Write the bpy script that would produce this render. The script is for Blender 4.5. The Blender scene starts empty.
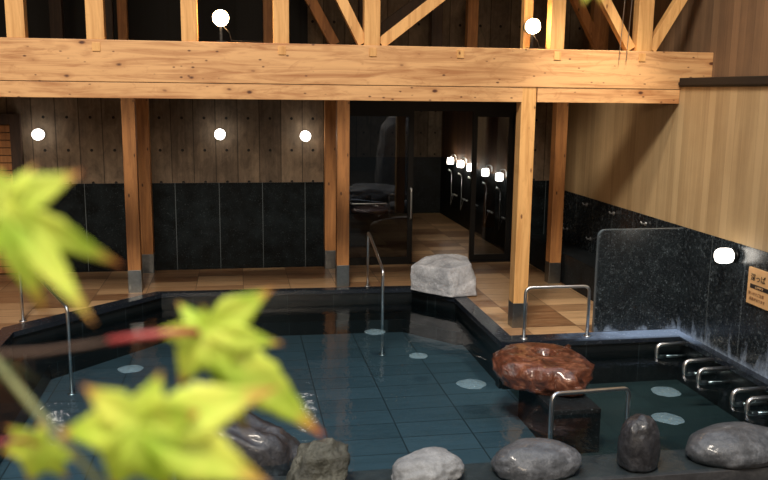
import bpy, bmesh, math, random
from mathutils import Vector, Matrix, noise

C = bpy.context.scene.collection
S = bpy.context.scene
PI = math.pi

# ------------------------------------------------------------------ camera
F_PX, PITCH, YAW, ROLL, EYE = 833.9, 0.17583, 0.17436, 0.01188, 2.55
cd = bpy.data.cameras.new('camera'); cam = bpy.data.objects.new('camera', cd); C.objects.link(cam)
fw = Vector((math.sin(YAW)*math.cos(PITCH), math.cos(YAW)*math.cos(PITCH), -math.sin(PITCH)))
rt = Vector((math.cos(YAW), -math.sin(YAW), 0)); up = rt.cross(fw)
CR = math.cos(ROLL)*rt + math.sin(ROLL)*up
CU = -math.sin(ROLL)*rt + math.cos(ROLL)*up
m3 = Matrix((CR, CU, -fw)).transposed()
cam.matrix_world = Matrix.Translation((0, 0, EYE)) @ m3.to_4x4()
cd.sensor_width = 36; cd.lens = F_PX/768*36
cd.clip_start = 0.05; cd.clip_end = 200
cd.dof.use_dof = True; cd.dof.focus_distance = 8.5; cd.dof.aperture_fstop = 3.5
S.camera = cam

# ------------------------------------------------------------------ world and light
S.view_settings.view_transform = 'Standard'; S.view_settings.look = 'None'
S.view_settings.gamma = 1; S.view_settings.use_curve_mapping = False
S.view_settings.exposure = 0.0
S.cycles.use_denoising = True
S.cycles.sample_clamp_indirect = 4
S.cycles.caustics_reflective = False; S.cycles.caustics_refractive = False
W = bpy.data.worlds.new('world'); S.world = W; W.use_nodes = True
bg = W.node_tree.nodes['Background']
# evening sky above, dark garden trees around the horizon
wt = W.node_tree; wg = wt.nodes.new('ShaderNodeTexCoord'); ws = wt.nodes.new('ShaderNodeSeparateXYZ'); wr = wt.nodes.new('ShaderNodeValToRGB')
wt.links.new(wg.outputs['Generated'], ws.inputs[0]); wt.links.new(ws.outputs[2], wr.inputs[0]); wt.links.new(wr.outputs[0], bg.inputs[0])
wr.color_ramp.elements[0].position = 0.34; wr.color_ramp.elements[0].color = (0.045, 0.05, 0.05, 1)
wr.color_ramp.elements[1].position = 0.88; wr.color_ramp.elements[1].color = (0.66, 0.80, 1.0, 1)
bg.inputs[1].default_value = 1.15

def area(name, loc, target, sx, sy, power, col):
    l = bpy.data.lights.new(name, 'AREA'); l.shape = 'RECTANGLE'; l.size = sx; l.size_y = sy
    l.energy = power; l.color = col
    o = bpy.data.objects.new(name, l); C.objects.link(o); o.location = loc
    o.rotation_euler = (Vector(target)-Vector(loc)).to_track_quat('-Z', 'Y').to_euler()
    return o
area('front_key_area', (-2.0, -1.5, 11.8), (1.5, 9.0, 1.8), 3.0, 2.0, 2050, (1.0, 0.88, 0.73))  # unseen warm key light added high behind the camera for the beam
sp = bpy.data.lights.new('platform_fill_spot', 'SPOT'); sp.energy = 270; sp.color = (1.0, 0.86, 0.68); sp.spot_size = math.radians(62); sp.spot_blend = 0.8; sp.shadow_soft_size = 0.12  # unseen spot added to brighten the tiled platform
so = bpy.data.objects.new('platform_fill_spot', sp); C.objects.link(so); so.location = (3.7, 7.6, 4.4)
so.rotation_euler = (Vector((3.7, 8.9, 0))-Vector((3.7, 7.6, 4.4))).to_track_quat('-Z', 'Y').to_euler()
area('low_fill_area', (-1.0, -7.0, 4.6), (1.5, 9.0, 1.8), 3.0, 1.5, 420, (1.0, 0.78, 0.55))  # unseen low fill added behind the camera to lift the rear posts

# ------------------------------------------------------------------ helpers
def bm_new(): return bmesh.new()

def obj(name, bm, mat, parent=None, smooth=False, loc=None):
    me = bpy.data.meshes.new(name); bm.normal_update(); bm.to_mesh(me); bm.free()
    if smooth:
        for p in me.polygons: p.use_smooth = True
    if mat:
        for k in (mat if isinstance(mat, (list, tuple)) else [mat]): me.materials.append(k)
    o = bpy.data.objects.new(name, me); C.objects.link(o)
    if parent: o.parent = parent
    if loc: o.location = loc
    return o

def tag(o, label, cat, group=None, kind=None):
    o['label'] = label; o['category'] = cat
    if group: o['group'] = group
    if kind: o['kind'] = kind
    return o

def thing(name, label, cat, loc=(0, 0, 0), group=None, rotz=0):
    o = bpy.data.objects.new(name, None); C.objects.link(o)
    o.empty_display_size = 0.1
    o.location = loc; o.rotation_euler = (0, 0, rotz)
    return tag(o, label, cat, group)

def struct(name, bm, m, parent=None, smooth=False):
    o = obj(name, bm, m, parent, smooth)
    if not parent: o['kind'] = 'structure'
    return o

def box(bm, x0, x1, y0, y1, z0, z1, bev=0.0, mi=0):
    vs = [bm.verts.new(p) for p in ((x0,y0,z0),(x1,y0,z0),(x1,y1,z0),(x0,y1,z0),(x0,y0,z1),(x1,y0,z1),(x1,y1,z1),(x0,y1,z1))]
    fs = [bm.faces.new([vs[i] for i in q]) for q in ((3,2,1,0),(4,5,6,7),(0,1,5,4),(1,2,6,5),(2,3,7,6),(3,0,4,7))]
    for f in fs: f.material_index = mi
    if bev > 0:
        es = list({e for f in fs for e in f.edges})
        bmesh.ops.bevel(bm, geom=es, offset=bev, segments=2, affect='EDGES', profile=0.6)
    return bm

def bx(*a, bev=0.0): return box(bm_new(), *a, bev=bev)

def prism(pts, z0, z1, bm=None, bev=0.0):
    bm = bm or bm_new()
    lo = [bm.verts.new((x, y, z0)) for x, y in pts]; hi = [bm.verts.new((x, y, z1)) for x, y in pts]
    n = len(pts); fs = []
    fs.append(bm.faces.new(hi)); fs.append(bm.faces.new(lo[::-1]))
    for i in range(n):
        j = (i+1) % n; fs.append(bm.faces.new((lo[i], lo[j], hi[j], hi[i])))
    if bev:
        bmesh.ops.bevel(bm, geom=list({e for f in fs for e in f.edges}), offset=bev, segments=1, affect='EDGES')
    bmesh.ops.recalc_face_normals(bm, faces=bm.faces)
    return bm

def beamseg(a, b, w, d, bm=None, bev=0.004):
    """square-cut timber from a to b, w across, d in depth (Y)"""
    bm = bm or bm_new(); a = Vector(a); b = Vector(b); L = (b-a).length
    dirv = (b-a).normalized(); side = Vector((0, 1, 0)).cross(dirv).normalized(); dep = dirv.cross(side)
    b2 = bm_new(); box(b2, -w/2, w/2, -d/2, d/2, 0, L, bev)
    M = Matrix((side, dep, dirv)).transposed().to_4x4(); M.translation = a
    bmesh.ops.transform(b2, matrix=M, verts=b2.verts)
    me = bpy.data.meshes.new('tmp'); b2.to_mesh(me); b2.free(); bm.from_mesh(me); bpy.data.meshes.remove(me)
    bmesh.ops.recalc_face_normals(bm, faces=bm.faces)
    return bm

def rounded(pts, r, n=6):
    """round the inner corners of a polyline"""
    P = [Vector(p) for p in pts]; out = [P[0]]
    for i in range(1, len(P)-1):
        a, b, c = P[i-1], P[i], P[i+1]
        u = (a-b); v = (c-b); k = min(r, u.length*0.49, v.length*0.49); u.normalize(); v.normalize()
        s, e = b+u*k, b+v*k
        for t in range(n+1):
            q = t/n; out.append((1-q)**2*s + 2*q*(1-q)*b + q*q*e)
    out.append(P[-1]); return out

def tube(bm, pts, r, seg=10, radii=None):
    P = [Vector(p) for p in pts]; rings = []
    prev = None
    for i, p in enumerate(P):
        t = (P[min(i+1, len(P)-1)] - P[max(i-1, 0)]).normalized()
        if prev is None:
            n = t.cross(Vector((0.13, 0.31, 0.94))).normalized()
        else:
            n = (prev - t*prev.dot(t)).normalized()
        prev = n; b = t.cross(n); rr = radii[i] if radii else r
        rings.append([bm.verts.new(p + rr*(math.cos(2*PI*k/seg)*n + math.sin(2*PI*k/seg)*b)) for k in range(seg)])
    for i in range(len(rings)-1):
        for k in range(seg):
            j = (k+1) % seg; bm.faces.new((rings[i][k], rings[i][j], rings[i+1][j], rings[i+1][k]))
    bm.faces.new(rings[0][::-1]); bm.faces.new(rings[-1])
    bmesh.ops.recalc_face_normals(bm, faces=bm.faces)
    return bm

def lathe(prof, seg=24, bm=None, axis='Z', c=(0, 0, 0)):
    """revolve (r, h) profile"""
    bm = bm or bm_new(); rings = []
    for r, h in prof:
        ring = []
        for k in range(seg):
            a = 2*PI*k/seg; p = (r*math.cos(a), r*math.sin(a), h)
            if axis == 'X': p = (p[2], p[0], p[1])
            if axis == 'Y': p = (p[0], p[2], p[1])
            ring.append(bm.verts.new(Vector(p)+Vector(c)))
        rings.append(ring)
    for i in range(len(rings)-1):
        for k in range(seg):
            j = (k+1) % seg; bm.faces.new((rings[i][k], rings[i][j], rings[i+1][j], rings[i+1][k]))
    bm.faces.new(rings[0][::-1]); bm.faces.new(rings[-1])
    bmesh.ops.recalc_face_normals(bm, faces=bm.faces)
    return bm

def fbm(p, seed, octs=4):
    v = 0; a = 1; q = Vector(p)+Vector((seed*7.31, seed*3.17, seed*1.73))
    for _ in range(octs):
        v += a*noise.noise(q); a *= 0.5; q = q*2.07
    return v

def rock_bm(sx, sy, sz, seed, rough=0.18, fine=0.03, blocky=0.0, sub=5, lean=(0, 0)):
    """a boulder with its flat-ish underside at z = 0"""
    bm = bm_new(); bmesh.ops.create_icosphere(bm, subdivisions=sub, radius=1)
    for v in bm.verts:
        n = v.co.normalized()
        if blocky:
            mx = max(abs(n.x), abs(n.y), abs(n.z)); cube = n/mx
            n2 = n.lerp(cube, blocky)
        else: n2 = n.copy()
        k = 1 + rough*fbm(n*1.3, seed) + fine*fbm(n*6, seed+5, 3)
        p = Vector((n2.x*k*sx, n2.y*k*sy, n2.z*k*sz))
        if p.z < -sz*0.45: p.z = -sz*0.45 + (p.z+sz*0.45)*0.15
        v.co = p
    zmin = min(v.co.z for v in bm.verts)
    for v in bm.verts:
        v.co.z -= zmin; v.co.x += lean[0]*v.co.z; v.co.y += lean[1]*v.co.z
    return bm

# ------------------------------------------------------------------ materials
def srgb(r, g, b):
    f = lambda c: (c/255/12.92) if c/255 <= 0.04045 else ((c/255+0.055)/1.055)**2.4
    return (f(r), f(g), f(b), 1)

class NT:
    def __init__(s, name):
        s.m = bpy.data.materials.new(name); s.m.use_nodes = True; s.t = s.m.node_tree
        s.b = s.t.nodes['Principled BSDF']; s.out = s.t.nodes['Material Output']
    def n(s, typ, **kw):
        x = s.t.nodes.new(typ)
        for k, v in kw.items(): setattr(x, k, v)
        return x
    def l(s, a, b): s.t.links.new(a, b)
    def co(s, scale=(1, 1, 1), kind='Object'):
        c = s.n('ShaderNodeTexCoord'); mp = s.n('ShaderNodeMapping'); mp.inputs['Scale'].default_value = scale
        s.l(c.outputs[kind], mp.inputs[0]); return mp.outputs[0]
    def noise(s, vec, scale, detail=4, rough=0.5, dist=0):
        x = s.n('ShaderNodeTexNoise'); x.inputs['Scale'].default_value = scale; x.inputs['Detail'].default_value = detail
        x.inputs['Roughness'].default_value = rough; x.inputs['Distortion'].default_value = dist
        s.l(vec, x.inputs['Vector']); return x.outputs['Fac']
    def ramp(s, fac, stops):
        x = s.n('ShaderNodeValToRGB'); cr = x.color_ramp
        cr.elements[0].position, cr.elements[0].color = stops[0]; cr.elements[1].position, cr.elements[1].color = stops[-1]
        for p, c in stops[1:-1]: e = cr.elements.new(p); e.color = c
        s.l(fac, x.inputs[0]); return x.outputs[0]
    def math(s, op, a, b=None, c=None):
        x = s.n('ShaderNodeMath', operation=op)
        for i, v in enumerate((a, b, c)):
            if v is None: continue
            if isinstance(v, (int, float)): x.inputs[i].default_value = v
            else: s.l(v, x.inputs[i])
        return x.outputs[0]
    def mix(s, fac, a, b, mode='MIX'):
        x = s.n('ShaderNodeMix', data_type='RGBA', blend_type=mode)
        for i, v in ((0, fac), (6, a), (7, b)):
            if isinstance(v, (int, float)): x.inputs[i].default_value = v
            elif isinstance(v, tuple): x.inputs[i].default_value = v
            else: s.l(v, x.inputs[i])
        return x.outputs[2]
    def bump(s, h, strength=0.3, dist=0.01):
        x = s.n('ShaderNodeBump'); x.inputs['Strength'].default_value = strength; x.inputs['Distance'].default_value = dist
        s.l(h, x.inputs['Height']); s.l(x.outputs[0], s.b.inputs['Normal']); return x.outputs[0]
    def sep(s, vec):
        x = s.n('ShaderNodeSeparateXYZ'); s.l(vec, x.inputs[0]); return x.outputs
    def col(s, v):
        if isinstance(v, tuple): s.b.inputs['Base Color'].default_value = v
        else: s.l(v, s.b.inputs['Base Color'])
    def rough(s, v):
        if isinstance(v, (int, float)): s.b.inputs['Roughness'].default_value = v
        else: s.l(v, s.b.inputs['Roughness'])
g1 = lambda v: (v, v, v, 1)

def m_wood(name, base, dark, knot, axis='X', knots=True, rough=0.55, knotscale=1.0):
    k = NT(name)
    st = {'X': (0.5, 6, 6), 'Z': (6, 6, 0.5), 'Y': (6, 0.5, 6)}[axis]
    v = k.co(st); w = k.noise(v, 2.2, 6, 0.6, 1.2)
    c = k.ramp(w, [(0.30, dark), (0.55, base), (0.75, tuple(min(1, x*1.12) for x in base[:3])+(1,))])
    if knots:
        st2 = {'X': (2.0, 0.02, 3.6), 'Z': (3.4, 0.02, 1.6), 'Y': (3.4, 2.0, 0.02)}[axis]
        st2 = tuple(x*knotscale for x in st2)
        v2 = k.co(st2); vor = k.n('ShaderNodeTexVoronoi'); vor.inputs['Scale'].default_value = 1.9
        k.l(v2, vor.inputs['Vector'])
        wob = k.noise(k.co((3, 8, 8)), 3, 3)
        d = k.math('ADD', vor.outputs['Distance'], k.math('MULTIPLY', wob, 0.12))
        kn = k.ramp(d, [(0.13, g1(1)), (0.20, g1(0))])
        halo = k.ramp(d, [(0.12, g1(0.6)), (0.40, g1(0))])
        has = k.math('GREATER_THAN', k.sep(vor.outputs['Color'])[0], 0.22)
        c = k.mix(k.math('MULTIPLY', halo, has), c, dark)
        c = k.mix(k.math('MULTIPLY', kn, has), c, knot)
        vor3 = k.n('ShaderNodeTexVoronoi'); vor3.inputs['Scale'].default_value = 4.6; k.l(v2, vor3.inputs['Vector'])
        d3 = k.math('ADD', vor3.outputs['Distance'], k.math('MULTIPLY', wob, 0.25))
        has3 = k.math('GREATER_THAN', k.sep(vor3.outputs['Color'])[1], 0.62)
        c = k.mix(k.math('MULTIPLY', k.ramp(d3, [(0.20, g1(0.9)), (0.30, g1(0))]), has3), c, knot)
        # flame figure round the bigger knots
        sw = k.noise(k.co({'X': (2.2, 0.02, 5), 'Z': (5, 0.02, 2.2), 'Y': (5, 2.2, 0.02)}[axis]), 1.3, 5, 0.7, 2.2)
        c = k.mix(k.ramp(sw, [(0.55, g1(0)), (0.72, g1(0.55))]), c, dark)
    k.col(c); k.rough(rough); k.bump(w, 0.15, 0.004)
    return k.m

def m_boards(name, axis, width, base, dark, line, rough=0.6, streak=0.5, holes=None, joint=0.03):
    """vertical boards: tone per board, grain along Z"""
    k = NT(name); v = k.co(); xyz = k.sep(v); a = xyz['XYZ'.index(axis)]; z = xyz[2]
    u = k.math('DIVIDE', a, width); cell = k.math('FLOOR', u); fr = k.math('FRACT', u)
    wn = k.n('ShaderNodeTexWhiteNoise', noise_dimensions='1D'); k.l(cell, wn.inputs['W'])
    cmb = k.n('ShaderNodeCombineXYZ'); k.l(k.math('MULTIPLY', a, 14), cmb.inputs[0]); k.l(k.math('MULTIPLY', z, 0.7), cmb.inputs[2])
    k.l(k.math('MULTIPLY', cell, 3.7), cmb.inputs[1])
    gr = k.noise(cmb.outputs[0], 1.2, 6, 0.62, 0.6)
    mot = k.noise(v, 2.3, 5, 0.6)
    f = k.math('ADD', k.math('MULTIPLY', gr, streak), k.math('ADD', k.math('MULTIPLY', wn.outputs[0], 0.28), k.math('MULTIPLY', mot, 0.5-streak*0.3)))
    c = k.ramp(f, [(0.30, dark), (0.75, base)])
    e = k.math('MINIMUM', fr, k.math('SUBTRACT', 1.0, fr))
    ln = k.ramp(e, [(0.0, g1(1)), (joint, g1(0))])
    c = k.mix(ln, c, line)
    if holes:
        c = k.mix(1.0, c, k.ramp(k.noise(k.co((1.6, 1.6, 0.9)), 5, 7, 0.72, 0.6), [(0.30, g1(0.50)), (0.68, g1(1.15))]), 'MULTIPLY')
        cz, pitch = holes
        hz = k.math('SUBTRACT', k.math('FRACT', k.math('DIVIDE', k.math('SUBTRACT', z, cz), pitch)), 0.5)
        hx = k.math('SUBTRACT', fr, 0.5)
        d2 = k.math('ADD', k.math('POWER', k.math('MULTIPLY', hx, width), 2), k.math('POWER', k.math('MULTIPLY', hz, pitch), 2))
        c = k.mix(k.math('LESS_THAN', d2, 0.02**2), c, srgb(22, 18, 14))
    k.col(c); k.rough(rough); k.bump(k.math('SUBTRACT', f, ln), 0.25, 0.006)
    return k.m

def m_granite(name, axis, width, off=0.0, speck=1.0, stain=False, rough=0.22, base=srgb(20, 24, 28), cope=False):
    k = NT(name); v = k.co(); xyz = k.sep(v)
    n1 = k.noise(v, 60, 3, 0.75); n2 = k.noise(v, 22, 4, 0.65); n3 = k.noise(v, 5, 4, 0.6)
    sp = k.ramp(n1, [(0.55, g1(0)), (0.64, g1(1))])
    sp2 = k.ramp(n2, [(0.50, g1(0.12)), (0.72, g1(1))])
    c = k.mix(k.ramp(n3, [(0.35, g1(0)), (0.7, g1(0.6))]), base, srgb(34, 42, 46))
    c = k.mix(k.math('MULTIPLY', k.math('MULTIPLY', sp, sp2), speck), c, srgb(170, 186, 196))
    r = rough
    if axis:
        a = xyz['XYZ'.index(axis)]
        fr = k.math('FRACT', k.math('DIVIDE', k.math('SUBTRACT', a, off), width))
        e = k.math('MINIMUM', fr, k.math('SUBTRACT', 1.0, fr))
        ln = k.math('LESS_THAN', e, 0.004/width)
        c = k.mix(ln, c, srgb(96, 104, 108))
    if stain:
        # mineral bloom: drips that start on the coping, drawn in wear-like tongues
        y = xyz['XYZ'.index(axis)]; z = xyz[2]
        cm = k.n('ShaderNodeCombineXYZ'); k.l(k.math('MULTIPLY', y, 4.0), cm.inputs[0]); k.l(k.math('MULTIPLY', z, 1.2), cm.inputs[2])
        ns = k.noise(cm.outputs[0], 1.0, 5, 0.6, 0.3)
        hgt = k.math('MULTIPLY', k.ramp(ns, [(0.50, g1(0.10)), (0.72, g1(1))]), stain)
        q = k.math('DIVIDE', z, hgt)
        msk = k.ramp(q, [(0.0, g1(0.8)), (0.5, g1(0.32)), (1.0, g1(0))])
        msk = k.math('MULTIPLY', msk, k.ramp(k.noise(v, 16, 5, 0.7), [(0.3, g1(0.25)), (0.65, g1(1))]))
        c = k.mix(msk, c, srgb(176, 196, 222))
    if cope:      # pale blue tint growing along the coping top towards the screen foot
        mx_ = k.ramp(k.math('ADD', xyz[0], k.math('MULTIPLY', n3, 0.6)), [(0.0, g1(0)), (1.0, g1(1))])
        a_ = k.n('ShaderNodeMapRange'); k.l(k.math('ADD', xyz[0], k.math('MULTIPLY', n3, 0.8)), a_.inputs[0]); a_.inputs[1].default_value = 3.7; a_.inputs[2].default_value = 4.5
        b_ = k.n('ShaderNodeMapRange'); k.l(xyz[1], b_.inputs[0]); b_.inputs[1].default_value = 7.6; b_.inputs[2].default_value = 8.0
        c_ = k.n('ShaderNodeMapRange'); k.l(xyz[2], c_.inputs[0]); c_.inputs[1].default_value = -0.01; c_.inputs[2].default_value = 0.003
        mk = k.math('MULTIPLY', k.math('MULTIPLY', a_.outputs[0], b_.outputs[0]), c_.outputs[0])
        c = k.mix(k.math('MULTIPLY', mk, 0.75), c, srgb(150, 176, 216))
    k.col(c); k.rough(k.math('ADD', k.math('MULTIPLY', n2, 0.18), r-0.06))
    k.bump(n1, 0.05, 0.002)
    return k.m

def m_tiles(name, sx, sy, c1, c2, grout, rough=0.35, streak=(1.2, 7, 1), off=(0, 0), bias=0.5, gw=0.006, rot=False, tonew=0.6):
    """stone tiles in the XY plane, tone per tile"""
    k = NT(name); v = k.co(); xyz = k.sep(v)
    u = k.math('DIVIDE', k.math('SUBTRACT', xyz[0], off[0]), sx); w = k.math('DIVIDE', k.math('SUBTRACT', xyz[1], off[1]), sy)
    cm = k.n('ShaderNodeCombineXYZ'); k.l(k.math('FLOOR', u), cm.inputs[0]); k.l(k.math('FLOOR', w), cm.inputs[1])
    wn = k.n('ShaderNodeTexWhiteNoise', noise_dimensions='3D'); k.l(cm.outputs[0], wn.inputs['Vector'])
    mp = k.n('ShaderNodeVectorMath', operation='ADD'); k.l(k.co(streak), mp.inputs[0]); k.l(wn.outputs['Color'], mp.inputs[1])
    gr = k.noise(mp.outputs[0], 2.0, 6, 0.6, 0.8)
    f = k.math('ADD', k.math('MULTIPLY', gr, 1-tonew), k.math('MULTIPLY', wn.outputs[0], tonew))
    c = k.ramp(f, [(0.25, c1), (0.75, c2)])
    def edge(t, size):
        fr = k.math('FRACT', t); e = k.math('MINIMUM', fr, k.math('SUBTRACT', 1.0, fr)); return k.math('LESS_THAN', e, gw/2/size)
    ln = k.math('MAXIMUM', edge(u, sx), edge(w, sy))
    c = k.mix(ln, c, grout)
    k.col(c); k.rough(rough); k.bump(k.math('SUBTRACT', gr, ln), 0.12, 0.004)
    return k.m

def m_plain(name, col, rough=0.5, metal=0.0, bumpscale=None, bs=0.2):
    k = NT(name); k.b.inputs['Metallic'].default_value = metal
    n = k.noise(k.co(), bumpscale or 8, 4, 0.6)
    k.col(k.mix(k.ramp(n, [(0.3, g1(0)), (0.7, g1(1))]), col, tuple(x*0.8 for x in col[:3])+(1,)))
    k.rough(rough)
    if bumpscale: k.bump(n, bs, 0.01)
    return k.m

def m_emit(name, col, strength):
    k = NT(name); k.b.inputs['Base Color'].default_value = (0.9, 0.9, 0.9, 1)
    k.b.inputs['Emission Color'].default_value = col; k.b.inputs['Emission Strength'].default_value = strength
    return k.m

def m_rock(name, c1, c2, c3, scale=3.0, rough=0.45, bs=0.5, wet=0.0):
    k = NT(name); v = k.co()
    n = k.noise(v, scale, 8, 0.65, 0.4); n2 = k.noise(v, scale*9, 5, 0.7)
    c = k.ramp(n, [(0.30, c1), (0.52, c2), (0.72, c3)])
    c = k.mix(k.ramp(n2, [(0.35, g1(0.55)), (0.6, g1(0))]), c, c1)
    k.col(c); k.rough(k.math('ADD', k.math('MULTIPLY', n2, 0.3), rough-0.15))
    k.b.inputs['Coat Weight'].default_value = wet; k.b.inputs['Coat Roughness'].default_value = 0.12
    k.bump(k.math('ADD', n, k.math('MULTIPLY', n2, 0.5)), bs, 0.03)
    return k.m

def m_glass(name, tint, fres=1.5, rough=0.0):
    k = NT(name); t = k.n('ShaderNodeBsdfTransparent'); t.inputs[0].default_value = tint
    g = k.n('ShaderNodeBsdfGlossy'); g.inputs['Roughness'].default_value = rough; g.inputs[0].default_value = g1(1)
    fr = k.n('ShaderNodeFresnel'); fr.inputs[0].default_value = fres
    mx = k.n('ShaderNodeMixShader'); k.l(fr.outputs[0], mx.inputs[0]); k.l(t.outputs[0], mx.inputs[1]); k.l(g.outputs[0], mx.inputs[2])
    k.l(mx.outputs[0], k.out.inputs[0]); return k.m

def m_water():
    k = NT('pool_water'); t = k.n('ShaderNodeBsdfTransparent'); t.inputs[0].default_value = (0.76, 0.88, 0.91, 1)
    g = k.n('ShaderNodeBsdfGlossy'); g.inputs['Roughness'].default_value = 0.03
    v = k.co((1, 0.8, 1))
    n = k.noise(v, 7, 3, 0.55, 0.4); n2 = k.noise(v, 19, 2, 0.5, 0.3)
    # rings spreading from the bubble outlets
    h = k.math('ADD', n, k.math('MULTIPLY', n2, 0.30))
    b = k.n('ShaderNodeBump'); b.inputs['Strength'].default_value = 0.22; b.inputs['Distance'].default_value = 0.02
    k.l(h, b.inputs['Height']); k.l(b.outputs[0], g.inputs['Normal'])
    fr = k.n('ShaderNodeFresnel'); fr.inputs[0].default_value = 1.33; k.l(b.outputs[0], fr.inputs['Normal'])
    mx = k.n('ShaderNodeMixShader'); k.l(fr.outputs[0], mx.inputs[0]); k.l(t.outputs[0], mx.inputs[1]); k.l(g.outputs[0], mx.inputs[2])
    k.l(mx.outputs[0], k.out.inputs[0]); return k.m

def m_leaf():
    k = NT('maple_leaf'); v = k.co((1, 1, 1))
    n = k.noise(v, 22, 3, 0.6)
    at = k.n('ShaderNodeAttribute', attribute_name='tip')       # autumn colour creeping in from the lobe tips
    green = k.ramp(n, [(0.35, srgb(168, 202, 58)), (0.65, srgb(222, 230, 100))])
    tipf = k.ramp(k.math('ADD', at.outputs['Fac'], k.math('MULTIPLY', k.math('SUBTRACT', n, 0.5), 0.5)), [(0.72, g1(0)), (1.0, g1(1))])
    c = k.mix(tipf, green, srgb(205, 120, 70))
    k.col(c); k.rough(0.55)
    tr = k.n('ShaderNodeBsdfTranslucent'); k.l(c, tr.inputs[0])
    mx = k.n('ShaderNodeMixShader'); mx.inputs[0].default_value = 0.4
    k.l(k.b.outputs[0], mx.inputs[1]); k.l(tr.outputs[0], mx.inputs[2]); k.l(mx.outputs[0], k.out.inputs[0])
    return k.m

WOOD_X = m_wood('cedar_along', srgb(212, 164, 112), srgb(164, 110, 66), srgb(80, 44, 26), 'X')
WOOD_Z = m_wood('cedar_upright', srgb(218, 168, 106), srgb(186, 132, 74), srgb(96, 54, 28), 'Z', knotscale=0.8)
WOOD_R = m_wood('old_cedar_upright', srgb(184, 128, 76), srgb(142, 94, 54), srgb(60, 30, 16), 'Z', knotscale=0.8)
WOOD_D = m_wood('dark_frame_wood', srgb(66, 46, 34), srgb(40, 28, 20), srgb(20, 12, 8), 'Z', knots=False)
ROOFW = m_boards('roof_boards', 'X', 0.2, srgb(84, 62, 44), srgb(46, 34, 26), srgb(14, 10, 8))
CONC = m_boards('board_formed_wall', 'X', 0.305, srgb(146, 126, 104), srgb(84, 70, 57), srgb(34, 27, 21), rough=0.8, streak=0.45, holes=(1.485, 0.45))
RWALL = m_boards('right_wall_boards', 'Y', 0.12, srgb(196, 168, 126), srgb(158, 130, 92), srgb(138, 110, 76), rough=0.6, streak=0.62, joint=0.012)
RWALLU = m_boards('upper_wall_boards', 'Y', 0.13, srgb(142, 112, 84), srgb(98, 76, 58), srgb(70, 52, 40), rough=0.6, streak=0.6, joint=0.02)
IWALL = m_boards('washroom_boards', 'Y', 0.15, srgb(120, 84, 56), srgb(84, 58, 40), srgb(50, 34, 24), joint=0.02)
GR_X = m_granite('granite_back', 'X', 0.61, off=-0.27, speck=0.15, rough=0.30, base=srgb(12, 15, 16))
GR_X.node_tree.nodes['Principled BSDF'].inputs['Specular IOR Level'].default_value = 0.08
GR_Y = m_granite('granite_right', 'Y', 0.58, off=7.65, speck=1.0, stain=0.65, rough=0.24)
GR_S = m_granite('granite_slab', 'X', 20, off=-9, speck=1.0, stain=0.22, rough=0.24)
ROOF_SHADE = m_boards('upper_wall_shade_paint', 'X', 0.9, srgb(22, 22, 24), srgb(12, 12, 13), srgb(6, 6, 6), rough=0.7)  # shade under the roof put into the colour of the upper wall
GR_P = m_granite('granite_plain', None, 1, speck=0.25, rough=0.5, base=srgb(14, 16, 18))
GR_P.node_tree.nodes['Principled BSDF'].inputs['Specular IOR Level'].default_value = 0.2
COPE = m_granite('coping_stone', None, 1, cope=True, speck=0.15, rough=0.22, base=srgb(28, 33, 44))
TILE = m_tiles('deck_tiles', 0.61, 0.305, srgb(122, 86, 58), srgb(204, 168, 126), srgb(84, 62, 46), off=(0.04, 10.65), streak=(1.4, 11, 1), rough=0.32, tonew=0.45, gw=0.008)
PTILE = m_tiles('pool_floor_tiles', 0.66, 0.33, srgb(60, 78, 88), srgb(76, 96, 108), srgb(40, 50, 56), off=(0.08, 5.6), rough=0.5, gw=0.012, tonew=0.3)
PTILED = m_tiles('deep_pool_tiles', 0.66, 0.33, srgb(32, 48, 50), srgb(42, 58, 60), srgb(26, 38, 40), off=(0.08, 5.6), rough=0.5, gw=0.008)
LEDGE = m_rock('wet_ledge', srgb(52, 52, 54), srgb(72, 72, 74), srgb(92, 92, 92), 6, 0.35, 0.2)
PWALL = m_tiles('pool_wall_tiles', 0.6, 0.6, srgb(15, 19, 22), srgb(23, 29, 32), srgb(50, 58, 62), rough=0.3, gw=0.008)
EDGE = m_plain('edge_highlight_paint', srgb(92, 104, 112), 0.35)  # bright rim on the slab edges, painted in as a paler stone colour
STEEL = m_plain('brushed_steel', srgb(225, 228, 230), 0.30, 1.0)
SHOE = m_plain('galvanised_shoe', srgb(150, 156, 160), 0.32, 1.0, 30, 0.03)
BLACKM = m_plain('black_metal', srgb(16, 16, 17), 0.4, 0.3)
BLACKW = m_plain('black_ledge', srgb(14, 12, 14), 0.6)
LAMPW = m_emit('lamp_white', (1, 0.93, 0.82, 1), 7)
SHADEW = m_emit('shade_white', (1, 0.9, 0.75, 1), 14)
BULB = m_emit('bulb_warm', (1, 0.62, 0.28, 1), 70)
GLASS = m_glass('door_glass', (0.62, 0.64, 0.66, 1), 1.6)
WATER = m_water()
LEAF = m_leaf()
TWIG = m_plain('twig_bark', srgb(112, 116, 72), 0.7, 0, 60, 0.3)
TWIGB = m_plain('brown_twig_bark', srgb(92, 72, 60), 0.7, 0, 60, 0.3)
TWIGR = m_plain('red_petiole', srgb(164, 66, 66), 0.5, 0, 60, 0.2)
GRAVEL = m_rock('garden_ground', srgb(20, 20, 18), srgb(44, 40, 34), srgb(70, 62, 52), 14, 0.8, 0.8)

# ------------------------------------------------------------------ the setting
WZ = -0.14                                             # water level
INN = [(-0.98, 10.60), (2.22, 10.50), (2.65, 9.92), (2.65, 7.97), (4.64, 7.97), (4.64, 5.22), (-2.37, 5.22), (-2.37, 9.05)]
OUT = [(-1.06, 10.72), (2.30, 10.64), (2.82, 9.98), (2.82, 8.20), (4.74, 8.20), (4.74, 5.22), (-2.53, 5.22), (-2.53, 9.25)]

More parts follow.
